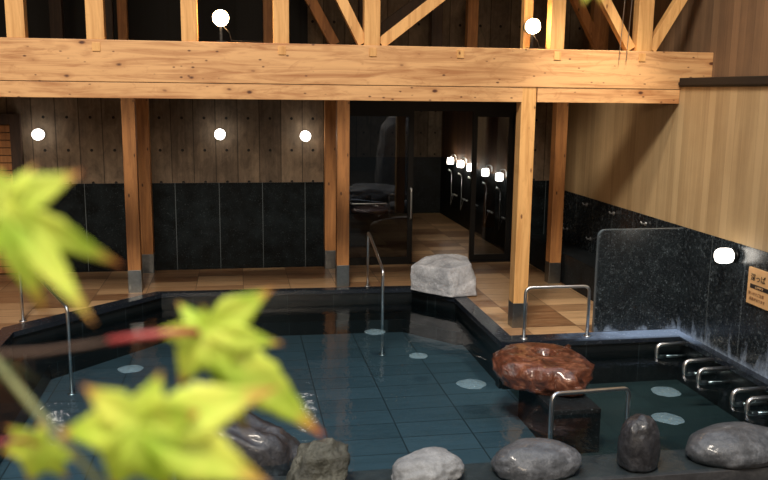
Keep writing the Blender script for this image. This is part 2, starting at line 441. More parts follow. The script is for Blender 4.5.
# deck tiles: a floor with the pool cut out, made of strips that follow the coping
bm = bm_new()
def quad(bm, pts, z=0.0, flip=False):
    vs = [bm.verts.new((x, y, z)) for x, y in pts]; f = bm.faces.new(vs); return f
for pts in ([(-7, 4.0), (-2.53, 4.0), (-2.53, 9.25), (-7, 9.25)], [(-7, 9.25), (-2.53, 9.25), (-1.06, 10.72), (-7, 10.72)],
            [(-7, 10.72), (-1.06, 10.72), (-1.06, 17.4), (-7, 17.4)], [(-1.06, 10.72), (2.30, 10.64), (2.30, 17.4), (-1.06, 17.4)],
            [(2.30, 10.64), (2.82, 9.98), (2.82, 17.4), (2.30, 17.4)], [(2.82, 8.20), (4.76, 8.20), (4.76, 17.4), (2.82, 17.4)]):
    prism(pts, -0.12, 0.0, bm)
struct('floor', bm, TILE)

# coping ring (open at the garden side)
def strip(bm, a0, a1, b0, b1, z0, z1):
    """wall-like block between an inner edge a0-a1 and an outer edge b0-b1"""
    return prism([a0, a1, b1, b0], z0, z1, bm)
bm = bm_new()
for i in (7, 0, 1, 2, 3, 4):
    j = (i+1) % 8
    z1 = 0.012 if i in (2, 3) else 0.004
    strip(bm, INN[i], INN[j], OUT[i], OUT[j], -0.05, z1)
strip(bm, INN[6], INN[7], OUT[6], OUT[7], -0.05, 0.004)
struct('trim_1', bm, COPE)
# basin: walls below the coping, benches, floors
def shrink(p, d): return p
bm = bm_new()
rim = INN[6:] + INN[:5] + [INN[5]]
REFLEX = {(2.65, 7.97), (2.65, 9.92)}
for a, b in zip(rim[:-1], rim[1:]):
    dv = Vector((b[0]-a[0], b[1]-a[1])).normalized(); nrm = Vector((-dv.y, dv.x))      # outward
    if a not in REFLEX: a = (a[0]-dv.x*0.12, a[1]-dv.y*0.12)
    if b not in REFLEX: b = (b[0]+dv.x*0.12, b[1]+dv.y*0.12)
    o = 0.03; t = 0.12
    p = lambda q, k: (q[0]+nrm.x*k, q[1]+nrm.y*k)
    prism([p(a, o), p(b, o), p(b, o+t), p(a, o+t)], -1.1, -0.05, bm)
struct('wall_pool', bm, PWALL)
bm = bm_new()
quad(bm, [(-2.5, 5.3), (2.75, 5.3), (2.75, 10.7), (-2.5, 10.7)], -0.50)
struct('floor_pool', bm, PTILE)
bm = bm_new()
box(bm, 2.75, 4.75, 5.3, 8.1, -0.7, -0.50)
struct('floor_deep_pool', bm, PTILED)
bm = bm_new()      # seats under water along the sides
prism([(-2.40, 5.6), (-1.95, 5.6), (-2.0, 8.93), (-0.80, 10.28), (2.05, 10.19), (2.60, 9.55), (2.68, 9.55), (2.68, 9.93), (2.24, 10.53), (-0.99, 10.63), (-2.40, 9.07)], -0.50, -0.33, bm)
struct('trim_2', bm, PWALL)
bm = bm_new()      # near ledge carrying the rocks, a finger below the water
box(bm, -2.5, 4.72, 5.22, 5.62, -1.0, -0.165, 0.004)
struct('trim_3', bm, LEDGE)
bm = bm_new()
box(bm, -7, 7, -6, 5.20, -0.55, -0.30); box(bm, -7.2, 7, -6, 17.5, -1.4, -1.2)
struct('ground', bm, GRAVEL)
# the water itself
bm = bm_new()
f = bm.faces.new([bm.verts.new((x, y, WZ)) for x, y in INN]); 
bmesh.ops.recalc_face_normals(bm, faces=bm.faces)
if f.normal.z < 0: f.normal_flip()
w = obj('pool_water', bm, WATER)
tag(w, 'clear dark teal bath water filling the stone pool', 'water', kind='stuff')

# back wall, with the doorway X 1.42 .. 4.10
def wall_piece(bm, x0, x1, z0, z1, y=12.05, t=0.14): box(bm, x0, x1, y, y+t, z0, z1)
bm = bm_new()
wall_piece(bm, -7, 1.42, 1.25, 2.75); wall_piece(bm, 1.0, 1.42, 2.75, 4.6); wall_piece(bm, 1.42, 4.18, 2.46, 4.6); wall_piece(bm, 4.18, 5.1, 1.25, 4.6)
struct('wall_back', bm, CONC)
bm = bm_new(); wall_piece(bm, -7, 1.0, 2.75, 4.6)
struct('wall_back_upper', bm, ROOF_SHADE)
bm = bm_new()
box(bm, -7, 1.42, 12.03, 12.19, 0, 1.25, 0.003); box(bm, 4.18, 4.74, 12.03, 12.19, 0, 1.25, 0.003)
struct('trim_4', bm, GR_X)
# right wall: granite dado, boards, ledge, upper boards set back
bm = bm_new(); box(bm, 4.74, 4.90, 3.0, 12.05, -0.3, 1.15)
struct('trim_5', bm, GR_Y)
bm = bm_new(); box(bm, 4.745, 4.90, 3.0, 12.05, 1.15, 2.64)
struct('wall_right', bm, RWALL)
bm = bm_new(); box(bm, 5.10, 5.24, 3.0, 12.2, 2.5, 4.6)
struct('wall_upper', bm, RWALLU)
bm = bm_new(); box(bm, 4.72, 5.12, 3.0, 8.50, 2.64, 2.735, 0.006)
box(bm, 4.70, 4.72, 3.0, 8.48, 2.66, 2.69); box(bm, 4.92, 5.10, 8.5, 12.05, 2.56, 2.64)
struct('trim_6', bm, BLACKW)
bm = bm_new(); box(bm, -7.1, -7.0, 4, 12.2, 0, 4.6); struct('wall_left', bm, CONC)
bm = bm_new(); box(bm, -7.1, 5.3, 8.0, 12.2, 4.45, 4.6); struct('ceiling', bm, ROOFW)
# washroom behind the doors
bm = bm_new(); box(bm, 4.26, 4.40, 12.19, 17.4, 0, 1.20); box(bm, 1.2, 4.40, 17.30, 17.4, 0, 1.20); struct('trim_7', bm, GR_P)
bm = bm_new(); box(bm, 4.27, 4.40, 12.19, 17.4, 1.20, 2.6); struct('wall_washroom_right', bm, IWALL)
bm = bm_new(); box(bm, 1.0, 4.40, 17.31, 17.4, 1.20, 2.6); struct('wall_washroom_back', bm, CONC)
bm = bm_new(); box(bm, 1.0, 1.12, 12.19, 17.4, 0, 2.6); struct('wall_washroom_left', bm, GR_P)
bm = bm_new(); box(bm, 1.0, 4.40, 12.19, 17.4, 2.6, 2.7); struct('ceiling_washroom', bm, ROOFW)

# doors: fixed frame, two glazed sliding leaves
bm = bm_new()
box(bm, 1.42, 4.18, 12.04, 12.16, 2.28, 2.46); box(bm, 1.42, 1.50, 12.04, 12.16, 0, 2.28); box(bm, 4.10, 4.18, 12.04, 12.16, 0, 2.28)
box(bm, 1.50, 4.10, 12.05, 12.15, 0.0, 0.012)
struct('trim_8', bm, BLACKM)
def door_leaf(name, x0, x1, y, bottom=0.10):
    bm = bm_new(); s = 0.075
    box(bm, x0, x0+s, y, y+0.04, 0.012, 2.28); box(bm, x1-s, x1, y, y+0.04, 0.012, 2.28)
    box(bm, x0+s, x1-s, y, y+0.04, 0.012, 0.012+bottom); box(bm, x0+s, x1-s, y, y+0.04, 2.20, 2.28)
    d = struct(name, bm, BLACKM)
    obj('pane', bx(x0+s, x1-s, y+0.017, y+0.023, 0.012+bottom, 2.20), GLASS, d)
    return d
d1 = door_leaf('door_1', 1.50, 2.55, 12.05)
d2 = door_leaf('door_2', 3.46, 4.10, 12.11)
bm = bm_new(); tube(bm, rounded([(2.515, 12.05, 0.70), (2.515, 12.00, 0.70), (2.515, 12.00, 1.15), (2.515, 12.05, 1.15)], 0.02, 3), 0.014)
h = obj('pull_handle', bm, STEEL, d1, True); h['label'] = 'tall chrome pull handle'
bm = bm_new(); tube(bm, rounded([(1.62, 12.06, 0.93), (1.62, 12.01, 0.93), (2.14, 12.01, 0.93), (2.14, 12.06, 0.93)], 0.02, 3), 0.009)  # bar on the leaf in place of the washroom taps behind it
h = obj('tap_stand_in', bm, STEEL, d1, True); h['label'] = 'thin chrome bar across the glass standing in for washroom taps'

# black stone seat along the right wall under cover
bm = bx(4.34, 4.74, 8.36, 12.03, 0.0, 0.42, bev=0.008)
tag(obj('stone_bench', bm, GR_P), 'long low black stone bench running along the right wall under the roof', 'bench')

# ------------------------------------------------------------------ timber frame
def post(x, y, top, mat, label, group, w=0.16, foot=0.29, name='timber_post'):
    t = thing(name, label, 'post', (x, y, 0), group)
    obj('shaft', bx(-w/2, w/2, -w/2, w/2, foot-0.02, top, bev=0.005), mat, t)
    s = obj('metal_shoe', bx(-w/2-0.003, w/2+0.003, -w/2-0.003, w/2+0.003, 0.0, foot, bev=0.003), SHOE, t)
    s['label'] = 'grey metal shoe'
    return t
G = 'timber posts carrying the roof'
post(3.03, 8.59, 2.615, WOOD_Z, 'pale cedar post nearest, standing on the tiled platform beside the U-shaped handrail', G, foot=0.28)
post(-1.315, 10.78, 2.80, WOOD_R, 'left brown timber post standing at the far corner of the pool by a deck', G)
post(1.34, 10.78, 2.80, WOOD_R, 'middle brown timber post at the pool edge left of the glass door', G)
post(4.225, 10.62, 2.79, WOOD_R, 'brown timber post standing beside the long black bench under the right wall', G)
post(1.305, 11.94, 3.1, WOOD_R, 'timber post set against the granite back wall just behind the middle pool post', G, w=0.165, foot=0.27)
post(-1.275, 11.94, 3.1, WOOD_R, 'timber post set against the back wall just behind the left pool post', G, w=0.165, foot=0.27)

t = thing('main_beam', 'long thick pale cedar beam with knots spanning the whole front of the roof', 'beam', (0, 8.5, 2.61))
obj('upper_timber', bx(-7, 5.10, 0.0, 0.16, 0.005, 0.40, bev=0.006), WOOD_X, t)
obj('lower_board', bx(-7, 2.958, 0.008, 0.15, -0.15, 0.0, bev=0.005), WOOD_X, t)
obj('lower_board', bx(3.122, 4.74, 0.008, 0.15, -0.15, 0.0, bev=0.005), WOOD_X, t)
for x in (-1.31, 0.45, 1.36, 2.27, 3.32, 4.27):
    obj('peg', bx(x-0.038, x+0.038, -0.010, 0.02, 0.29, 0.375, bev=0.004), WOOD_Z, t)
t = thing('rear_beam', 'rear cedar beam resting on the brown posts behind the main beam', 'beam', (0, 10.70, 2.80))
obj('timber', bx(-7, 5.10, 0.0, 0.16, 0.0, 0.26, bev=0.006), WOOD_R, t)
t = thing('top_beam', 'upper cedar beam over the struts at the roof edge', 'beam', (0, 8.5, 4.25))
obj('timber', bx(-7, 5.10, 0.0, 0.16, 0.0, 0.20, bev=0.006), WOOD_X, t)

G = 'upright roof struts on the main beam'
for x, w, lab in ((-2.03, 0.165, 'leftmost pale upright strut standing on the main beam'),
                  (-1.315, 0.165, 'second pale upright strut from the left on the main beam'),
                  (-0.44, 0.155, 'pale upright strut standing on the main beam just left of the left floodlight'),
                  (0.445, 0.155, 'pale upright strut on the main beam right of the left floodlight'),
                  (1.355, 0.16, 'pale upright strut on the main beam between the two middle diagonal braces'),
                  (3.315, 0.155, 'pale upright strut on the main beam just right of the right floodlight'),
                  (4.295, 0.17, 'rightmost pale upright strut on the main beam, between two diagonal braces')):
    t = thing('roof_strut', lab, 'strut', (x, 8.51, 3.01), G)
    obj('timber', bx(-w/2, w/2, 0.0, 0.13, 0.0, 1.24, bev=0.005), WOOD_Z, t)
def brace(a, b, w, y, mat, label, group):
    t = thing('diagonal_brace', label, 'brace', (a[0], y, a[1]), group)
    obj('timber', beamseg((0, 0, 0), (b[0]-a[0], 0, b[1]-a[1]), w, 0.10), mat, t)
G = 'diagonal roof braces'
brace((1.27, 3.03), (0.66, 4.2), 0.105, 8.60, WOOD_Z, 'pale diagonal brace leaning up to the left from the middle strut foot', G)
brace((1.45, 3.03), (2.95, 4.2), 0.11, 8.60, WOOD_Z, 'pale diagonal brace leaning up to the right from the middle strut foot', G)
brace((4.17, 3.03), (3.42, 4.2), 0.10, 8.60, WOOD_Z, 'pale diagonal brace leaning up to the left from the rightmost strut foot', G)
brace((4.40, 3.03), (4.98, 4.0), 0.11, 8.60, WOOD_Z, 'knotty diagonal brace leaning up to the right beside the right wall', G)
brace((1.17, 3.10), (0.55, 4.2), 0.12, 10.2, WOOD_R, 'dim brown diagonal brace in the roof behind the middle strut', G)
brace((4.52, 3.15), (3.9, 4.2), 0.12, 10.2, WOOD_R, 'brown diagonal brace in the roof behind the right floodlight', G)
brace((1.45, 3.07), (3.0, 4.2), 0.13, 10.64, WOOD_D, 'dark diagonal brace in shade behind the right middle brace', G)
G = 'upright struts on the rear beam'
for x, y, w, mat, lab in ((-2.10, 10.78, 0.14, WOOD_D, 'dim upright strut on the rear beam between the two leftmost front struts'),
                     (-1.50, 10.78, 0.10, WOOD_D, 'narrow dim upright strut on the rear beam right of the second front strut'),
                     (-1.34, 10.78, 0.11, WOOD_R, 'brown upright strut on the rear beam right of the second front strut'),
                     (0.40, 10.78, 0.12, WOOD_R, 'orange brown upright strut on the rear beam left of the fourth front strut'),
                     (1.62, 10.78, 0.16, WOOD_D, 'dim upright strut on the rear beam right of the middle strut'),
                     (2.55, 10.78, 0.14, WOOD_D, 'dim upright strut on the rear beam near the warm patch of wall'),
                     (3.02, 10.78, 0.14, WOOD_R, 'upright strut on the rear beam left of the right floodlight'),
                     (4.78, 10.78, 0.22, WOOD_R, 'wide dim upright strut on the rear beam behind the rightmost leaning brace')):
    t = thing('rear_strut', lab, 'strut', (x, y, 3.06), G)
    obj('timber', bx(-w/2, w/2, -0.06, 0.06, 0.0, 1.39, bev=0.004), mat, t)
t = thing('hanger_strut', 'upright strut glowing yellow right behind the right floodlight', 'strut', (3.11, 8.90, 3.01))
obj('timber', bx(-0.05, 0.05, -0.05, 0.05, -0.20, 1.44, bev=0.004), WOOD_Z, t)
obj('cross_tie', bx(-0.05, 0.05, -0.20, 1.80, -0.20, -0.08, bev=0.004), WOOD_Z, t)
for x, lab in ((4.02, 'left of two thin steel wires hanging in front of the beam near the right braces'), (4.10, 'right of two thin steel wires hanging in front of the beam near the right braces')):
    bm = bm_new(); tube(bm, [(0, 0, 0), (0.005, 0, -0.6), (-0.03, 0.0, -1.38)], 0.0035, 6)
    tag(obj('hanging_wire', bm, STEEL, None, True, (x, 8.46, 4.28)), lab, 'wire', 'hanging wires')

# floodlights on the beam
def flood(x, label):
    t = thing('floodlight', label, 'lamp', (x, 8.56, 3.01), 'floodlights on the beam')
    obj('bracket', bx(-0.012, 0.012, -0.012, 0.012, 0.0, 0.15), BLACKM, t)
    obj('base_plate', bx(-0.05, 0.05, -0.04, 0.04, 0.0, 0.012), BLACKM, t)
    obj('housing', lathe([(0.03, 0.13), (0.06, 0.12), (0.072, 0.065), (0.066, 0.062)], 20, axis='Y', c=(0, 0.0, 0.23)), BLACKM, t, True)
    b = obj('bulb', lathe([(0.015, 0.06), (0.05, 0.03), (0.078, -0.02), (0.075, -0.05), (0.045, -0.078), (0.012, -0.088)], 20, axis='Y', c=(0, 0, 0.23)), BULB, t, True)
    b['label'] = 'glowing warm bulb'
    bm = bm_new(); tube(bm, [(0.02, 0.05, 0.16), (0.08, 0.06, 0.10), (0.10, 0.04, 0.02), (0.18, 0.05, 0.02), (0.4, 0.06, 0.02)], 0.005, 6)
    obj('cable', bm, BLACKM, t, True)
    return t
flood(-0.14, 'glaring warm floodlight standing on the main beam at upper left')
flood(3.05, 'glaring warm floodlight standing on the main beam above the nearest post')

# ------------------------------------------------------------------ wall lamps
def wall_lamp(loc, rz, label):
    """local -Y points out of the wall"""
    t = thing('wall_lamp', label, 'lamp', loc, 'round white wall lamps', rz)
    obj('backplate', lathe([(0.055, 0.0), (0.055, -0.025), (0.035, -0.035)], 24, axis='Y'), BLACKM, t, True)
    obj('collar', lathe([(0.062, -0.035), (0.066, -0.05), (0.062, -0.062)], 24, axis='Y'), BLACKM, t, True)
    s = obj('glass_shade', lathe([(0.055, -0.055), (0.070, -0.07), (0.074, -0.10), (0.074, -0.17), (0.062, -0.20), (0.03, -0.212), (0.005, -0.214)], 28, axis='Y'), LAMPW, t, True)
    s['label'] = 'frosted white glowing glass'
    return t
wall_lamp((-2.64, 12.05, 1.93), 0, 'white round wall lamp on the board wall left of the left posts')
wall_lamp((-0.24, 12.05, 1.94), 0, 'white round wall lamp on the board wall right of the left posts')
wall_lamp((0.95, 12.05, 1.92), 0, 'white round wall lamp on the board wall just left of the middle posts')
wall_lamp((4.74, 7.22, 1.03), PI/2*3, 'white capsule wall lamp on the black granite of the right wall above the pool')

# washroom lamps with curved arms, showers under them
for i, (y, lab, lab2) in enumerate(((12.87, 'nearest of the glowing shower lamps behind the glass', 'nearest'), (13.65, 'second nearest glowing shower lamp in the washroom', 'second nearest'),
                         (14.58, 'third glowing shower lamp in the washroom row, the middle one', 'middle'), (15.27, 'fourth glowing shower lamp in the washroom row, next to the furthest', 'fourth'),
                         (16.03, 'furthest glowing shower lamp in the washroom row', 'furthest'))):
    t = thing('shower_lamp', lab, 'lamp', (4.26, y, 1.22), 'glowing lamps over the washroom showers')
    bm = bm_new(); tube(bm, rounded([(0.005, 0, 0.05), (-0.02, 0, 0.12), (-0.10, 0, 0.13), (-0.12, 0, 0.06)], 0.04, 4), 0.008, 8); obj('arm', bm, STEEL, t, True)
    obj('backplate', bx(-0.012, 0.0, -0.03, 0.03, 0.01, 0.09, bev=0.003), STEEL, t)
    s = obj('shade', lathe([(0.045, 0.065), (0.062, 0.055), (0.064, -0.045), (0.052, -0.06), (0.01, -0.062)], 20, c=(-0.12, 0, 0)), SHADEW, t, True)
    t = thing('shower_set', 'chrome hand shower and mixer under the %s washroom lamp' % lab2, 'shower', (4.26, y-0.05, 0.55), 'washroom showers')
    bm = bm_new(); tube(bm, [(-0.03, -0.14, 0), (-0.03, 0.14, 0)], 0.015, 10); obj('mixer', bm, STEEL, t, True)
    bm = bm_new(); tube(bm, [(0.0, -0.10, 0), (-0.03, -0.10, 0)], 0.012, 8); obj('wall_flange', bm, STEEL, t, True)
    bm = bm_new(); tube(bm, [(0.0, 0.10, 0), (-0.03, 0.10, 0)], 0.012, 8); obj('wall_flange', bm, STEEL, t, True)
    bm = bm_new(); tube(bm, [(-0.04, 0.05, 0.0), (-0.08, 0.10, -0.18), (-0.07, 0.16, -0.22), (-0.05, 0.2, -0.05), (-0.05, 0.20, 0.40)], 0.004, 6); obj('hose', bm, STEEL, t, True)
    bm = bm_new(); tube(bm, [(-0.05, 0.20, 0.40), (-0.07, 0.20, 0.46), (-0.12, 0.20, 0.48)], 0.016, 8, [0.006, 0.01, 0.024]); obj('shower_head', bm, STEEL, t, True)

for y, z, lab in ((10.78, 1.05, 'small chrome hook on black granite above the bench, furthest of the upper row'), (9.93, 1.05, 'small chrome hook on black granite above the bench, middle of the upper row'),
                  (9.07, 1.05, 'small chrome hook on black granite above the bench, nearest of the upper row'), (11.42, 0.60, 'small chrome tap low on the granite near the far end of the bench'),
                  (10.6, 0.60, 'small chrome tap low on the granite above the middle of the bench')):
    t = thing('wall_hook', lab, 'hook', (4.74, y, z), 'small chrome hooks over the bench')
    obj('rosette', lathe([(0.026, 0.0), (0.024, -0.012), (0.012, -0.016)], 16, axis='X'), STEEL, t, True)
    bm = bm_new(); tube(bm, [(-0.01, 0, 0), (-0.05, 0, 0.0), (-0.065, 0, 0.025)], 0.009, 8); obj('hook_arm', bm, STEEL, t, True)

# dark framed panel at the far left of the back wall
t = thing('framed_panel', 'dark wooden frame around a slatted wood panel at the left end of the back wall', 'panel', (-3.30, 12.03, 0.0))
bm = bm_new(); box(bm, 0.29, 0.43, -0.07, 0.0, 0.0, 2.20, 0.004); box(bm, -0.55, 0.29, -0.07, 0.0, 2.06, 2.20, 0.004); box(bm, -0.69, -0.55, -0.07, 0.0, 0.0, 2.20, 0.004)
obj('frame', bm, WOOD_D, t)
bm = bm_new()
for i in range(20): box(bm, -0.55, 0.29, -0.045, -0.01, 0.02+i*0.102, 0.11+i*0.102, 0.003)
obj('slat_panel', bm, WOOD_R, t)

# ------------------------------------------------------------------ granite screen on the coping
bm = bm_new()
def arcpts(cx, cz, r, a0, a1, n): return [(cx+r*math.cos(a0+(a1-a0)*i/n), cz+r*math.sin(a0+(a1-a0)*i/n)) for i in range(n+1)]
pts = [(3.765, 0.012), (4.738, 0.012), (4.738, 1.135)] + arcpts(3.845, 1.055, 0.08, PI/2, PI, 8)
fr_ = [bm.verts.new((x, 8.20, z)) for x, z in pts]; bk = [bm.verts.new((x, 8.26, z)) for x, z in pts]
bm.faces.new(fr_); bm.faces.new(bk[::-1])
for i in range(len(pts)):
    j = (i+1) % len(pts); bm.faces.new((fr_[j], fr_[i], bk[i], bk[j]))
bmesh.ops.recalc_face_normals(bm, faces=bm.faces)
bmesh.ops.bevel(bm, geom=[e for e in bm.edges if len({v.co.y for v in e.verts}) == 1], offset=0.006, segments=2, affect='EDGES')
bm.normal_update()
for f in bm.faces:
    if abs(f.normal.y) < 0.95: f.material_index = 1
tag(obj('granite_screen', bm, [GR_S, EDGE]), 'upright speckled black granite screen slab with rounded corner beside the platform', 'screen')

# ------------------------------------------------------------------ handrails
def flange(bm, x, y, z): return lathe([(0.042, 0.0), (0.042, 0.006), (0.022, 0.014)], 20, bm, c=(x, y, z))
def rail(name, label, pts, r, feet, grp=None, rad=0.06, cat='handrail'):
    o = Vector(feet[0]); t = thing(name, label, cat, o, grp)
    bm = bm_new(); tube(bm, rounded([Vector(p)-o for p in pts], rad), r, 12); obj('bar', bm, STEEL, t, True)
    for f in feet:
        obj('flange', flange(bm_new(), *(Vector(f)-o)), STEEL, t, True)
    return t
rail('handrail', 'U-shaped steel handrail standing on the platform coping beside the nearest post',
     [(2.925, 8.07, 0.012), (2.925, 8.07, 0.56), (3.63, 8.07, 0.56), (3.63, 8.07, 0.012)], 0.017, [(2.925, 8.07, 0.012), (3.63, 8.07, 0.012)], rad=0.07)
rail('handrail', 'U-shaped steel handrail rising from the water in front of the red rock',
     [(2.43, 5.99, -0.50), (2.43, 5.99, 0.20), (3.18, 6.18, 0.14), (3.18, 6.18, -0.50)], 0.019, [(2.43, 5.99, -0.50), (3.18, 6.18, -0.50)], rad=0.07)
rail('handrail', 'steel handrail stepping down into the pool in front of the glass door',
     [(1.67, 10.70, 0.0), (1.67, 10.70, 0.72), (1.66, 10.55, 0.74), (1.63, 9.3, 0.52), (1.63, 9.3, -0.50)], 0.017, [(1.67, 10.70, 0.0), (1.63, 9.3, -0.50)], rad=0.08)
rail('handrail', 'steel handrail stepping down into the pool at the left behind the maple leaves',
     [(-2.38, 9.50, 0.0), (-2.38, 9.50, 0.72), (-1.70, 8.46, 0.40), (-1.70, 8.46, -0.50)], 0.017, [(-2.38, 9.50, 0.0), (-1.70, 8.46, -0.50)], rad=0.05)
for (y, lab) in ((7.86, 'furthest steel seat grip on the right pool wall under the granite screen'), (7.30, 'second steel seat grip from the screen on the right pool wall'),
                 (7.04, 'third steel seat grip from the screen on the right pool wall'), (6.47, 'fourth steel seat grip from the screen, far one of the nearest pair'),
                 (6.25, 'nearest steel seat grip on the right pool wall at the picture edge')):
    t = thing('seat_grip', lab, 'grab bar', (4.67, y, -0.06), 'steel seat grips in the deep pool')
    bm = bm_new(); tube(bm, rounded([(0, 0, 0.015), (-0.34, 0, 0.015), (-0.34, 0, -0.12), (-0.24, 0, -0.12)], 0.067, 8), 0.022, 12)
    tube(bm, rounded([(-0.24, 0, -0.12), (-0.12, 0, -0.12), (0, 0, -0.12)], 0.04, 3), 0.017, 12); obj('bar', bm, STEEL, t, True)
    obj('flange', lathe([(0.034, 0.0), (0.034, -0.006), (0.02, -0.012)], 18, axis='X', c=(-0.001, 0, 0.015)), STEEL, t, True)

# ------------------------------------------------------------------ sign on the right wall
t = thing('notice_sign', 'pale wooden notice board with Japanese writing on the right granite wall', 'sign', (4.74, 6.97, 0.63))
obj('board', bx(-0.025, -0.001, -0.50, 0.0, 0.0, 0.345, bev=0.003), m_plain('sign_wood', srgb(232, 184, 128), 0.55), t)
INK = m_plain('sign_ink', srgb(40, 32, 28), 0.6); INK2 = m_plain('sign_brown_ink', srgb(150, 108, 72), 0.6); PALE = m_plain('sign_pale_ink', srgb(232, 190, 140), 0.6)
bar = obj('title_bar', bx(-0.028, -0.024, -0.44, -0.045, 0.155, 0.195), INK, t)
def sign_text(s, size, y, z, mat, name):
    cu = bpy.data.curves.new(name, 'FONT'); cu.body = s; cu.size = size; cu.extrude = 0.001
    to = bpy.data.objects.new('tmp', cu); C.objects.link(to)
    dg = bpy.context.evaluated_depsgraph_get(); me = bpy.data.meshes.new_from_object(to.evaluated_get(dg))
    bpy.data.objects.remove(to)
    me.materials.clear(); me.materials.append(mat)
    # text x -> world -Y, text y -> world Z, facing -X
    M = Matrix(((0, 0, -1, -0.0285), (-1, 0, 0, y), (0, 1, 0, z), (0, 0, 0, 1))); me.transform(M)
    o = bpy.data.objects.new(name, me); C.objects.link(o); o.parent = t
sign_text('深っぱ', 0.075, -0.045, 0.232, INK, 'heading_text')
sign_text('ふかゆで', 0.032, -0.12, 0.163, PALE, 'title_text')
sign_text('深いのでご注意', 0.034, -0.028, 0.095, INK2, 'body_text')
sign_text('段差があります', 0.034, -0.05, 0.045, INK2, 'body_text')

# ------------------------------------------------------------------ rocks
def rock(name, label, cat, loc, bm, mat, grp=None, rz=0):
    o = obj(name, bm, mat, None, True, loc); o.rotation_euler = (0, 0, rz); return tag(o, label, cat, grp)
R_GREY = m_rock('rock_grey', srgb(50, 52, 56), srgb(94, 97, 102), srgb(140, 143, 149), 4, 0.4, 0.5, 0.3)
R_LIGHT = m_rock('rock_light', srgb(108, 110, 112), srgb(142, 144, 146), srgb(172, 174, 176), 5, 0.6, 0.35)
R_BLOCK = m_rock('rock_block', srgb(138, 142, 150), srgb(194, 198, 206), srgb(228, 230, 234), 3.5, 0.7, 0.7)
R_DARK = m_rock('rock_dark', srgb(26, 26, 28), srgb(56, 56, 60), srgb(96, 98, 104), 4, 0.35, 0.5, 0.25)
R_GREEN = m_rock('rock_green', srgb(44, 44, 38), srgb(90, 90, 80), srgb(140, 140, 128), 6, 0.5, 0.9)
G = 'rocks along the near edge of the pool'
rock('rock', 'flat dark slate-like rock lying in the water behind the maple leaves', 'rock', (0.06, 6.0, -0.50), rock_bm(0.50, 0.28, 0.42, 3, 0.18, 0.02, 0.3, lean=(-0.30, 0)), R_DARK, G, -0.35)
rock('rock', 'rough grey-green rock at the near edge with a pointed top', 'rock', (0.48, 5.40, -0.17), rock_bm(0.20, 0.16, 0.215, 11, 0.22, 0.04, 0.30, lean=(0.25, 0)), R_GREEN, G)
rock('rock', 'smooth pale grey rock at the near edge between the green-grey and the round brown-grey rocks', 'rock', (1.24, 5.38, -0.17), rock_bm(0.25, 0.17, 0.15, 29, 0.12, 0.012, 0.0, lean=(0.35, 0)), R_LIGHT, G)
rock('rock', 'rounded brownish grey boulder at the near edge below the water handrail', 'rock', (2.09, 5.40, -0.17), rock_bm(0.34, 0.19, 0.165, 31, 0.08, 0.012, 0.0), R_GREY, G)
rock('rock', 'upright dark rounded rock standing like a bollard on the ledge', 'rock', (2.875, 5.38, -0.17), rock_bm(0.155, 0.135, 0.265, 41, 0.08, 0.03, 0.15), R_DARK, G)
rock('rock', 'large flat oval grey boulder on the ledge at the lower right corner', 'rock', (3.70, 5.42, -0.17), rock_bm(0.41, 0.24, 0.175, 53, 0.06, 0.012, 0.0), R_GREY, G)

bm = bm_new()
HB = [(-0.43, 0.22, 0), (0.0, -0.25, 0), (0.36, -0.20, 0), (0.40, 0.25, 0), (-0.25, 0.42, 0),
      (-0.42, 0.20, 0.33), (-0.38, 0.13, 0.36), (-0.03, -0.20, 0.355), (0.04, -0.20, 0.36), (0.27, -0.15, 0.405), (0.31, -0.08, 0.40), (0.32, 0.20, 0.45), (0.24, 0.30, 0.455), (-0.08, 0.34, 0.45), (-0.18, 0.32, 0.43), (0.37, -0.14, 0.22), (-0.02, -0.25, 0.2)]
for p in HB: bm.verts.new(p)
bmesh.ops.convex_hull(bm, input=bm.verts)
bmesh.ops.triangulate(bm, faces=bm.faces)
for _ in range(4): bmesh.ops.subdivide_edges(bm, edges=[e for e in bm.edges if e.calc_length() > 0.022], cuts=1, use_grid_fill=True); bmesh.ops.triangulate(bm, faces=bm.faces)
for _ in range(3): bmesh.ops.smooth_vert(bm, verts=[v for v in bm.verts if v.co.z > 0.02], factor=0.5, use_axis_x=True, use_axis_y=True, use_axis_z=True)
for v in bm.verts:
    n = v.normal.copy() if v.normal.length else Vector((0, 0, 1))
bm.normal_update()
dsp = [(v, v.normal.copy(), 0.020*fbm(v.co*4, 61, 5) - 0.012*max(0, fbm(v.co*9, 12, 3))) for v in bm.verts]
for v, n, k_ in dsp:
    v.co += n*k_; v.co.z = max(0.0, v.co.z)
rock('boulder', 'large square-cut whitish grey boulder at the far right corner of the pool', 'boulder', (2.60, 10.15, 0.013), bm, R_BLOCK)

# black step block under the spring rock
bm = bx(2.60, 3.03, 6.36, 7.25, -0.80, -0.10, bev=0.008)
tag(obj('step_block', bm, GR_P), 'black stone block in the water under the red rock', 'block')
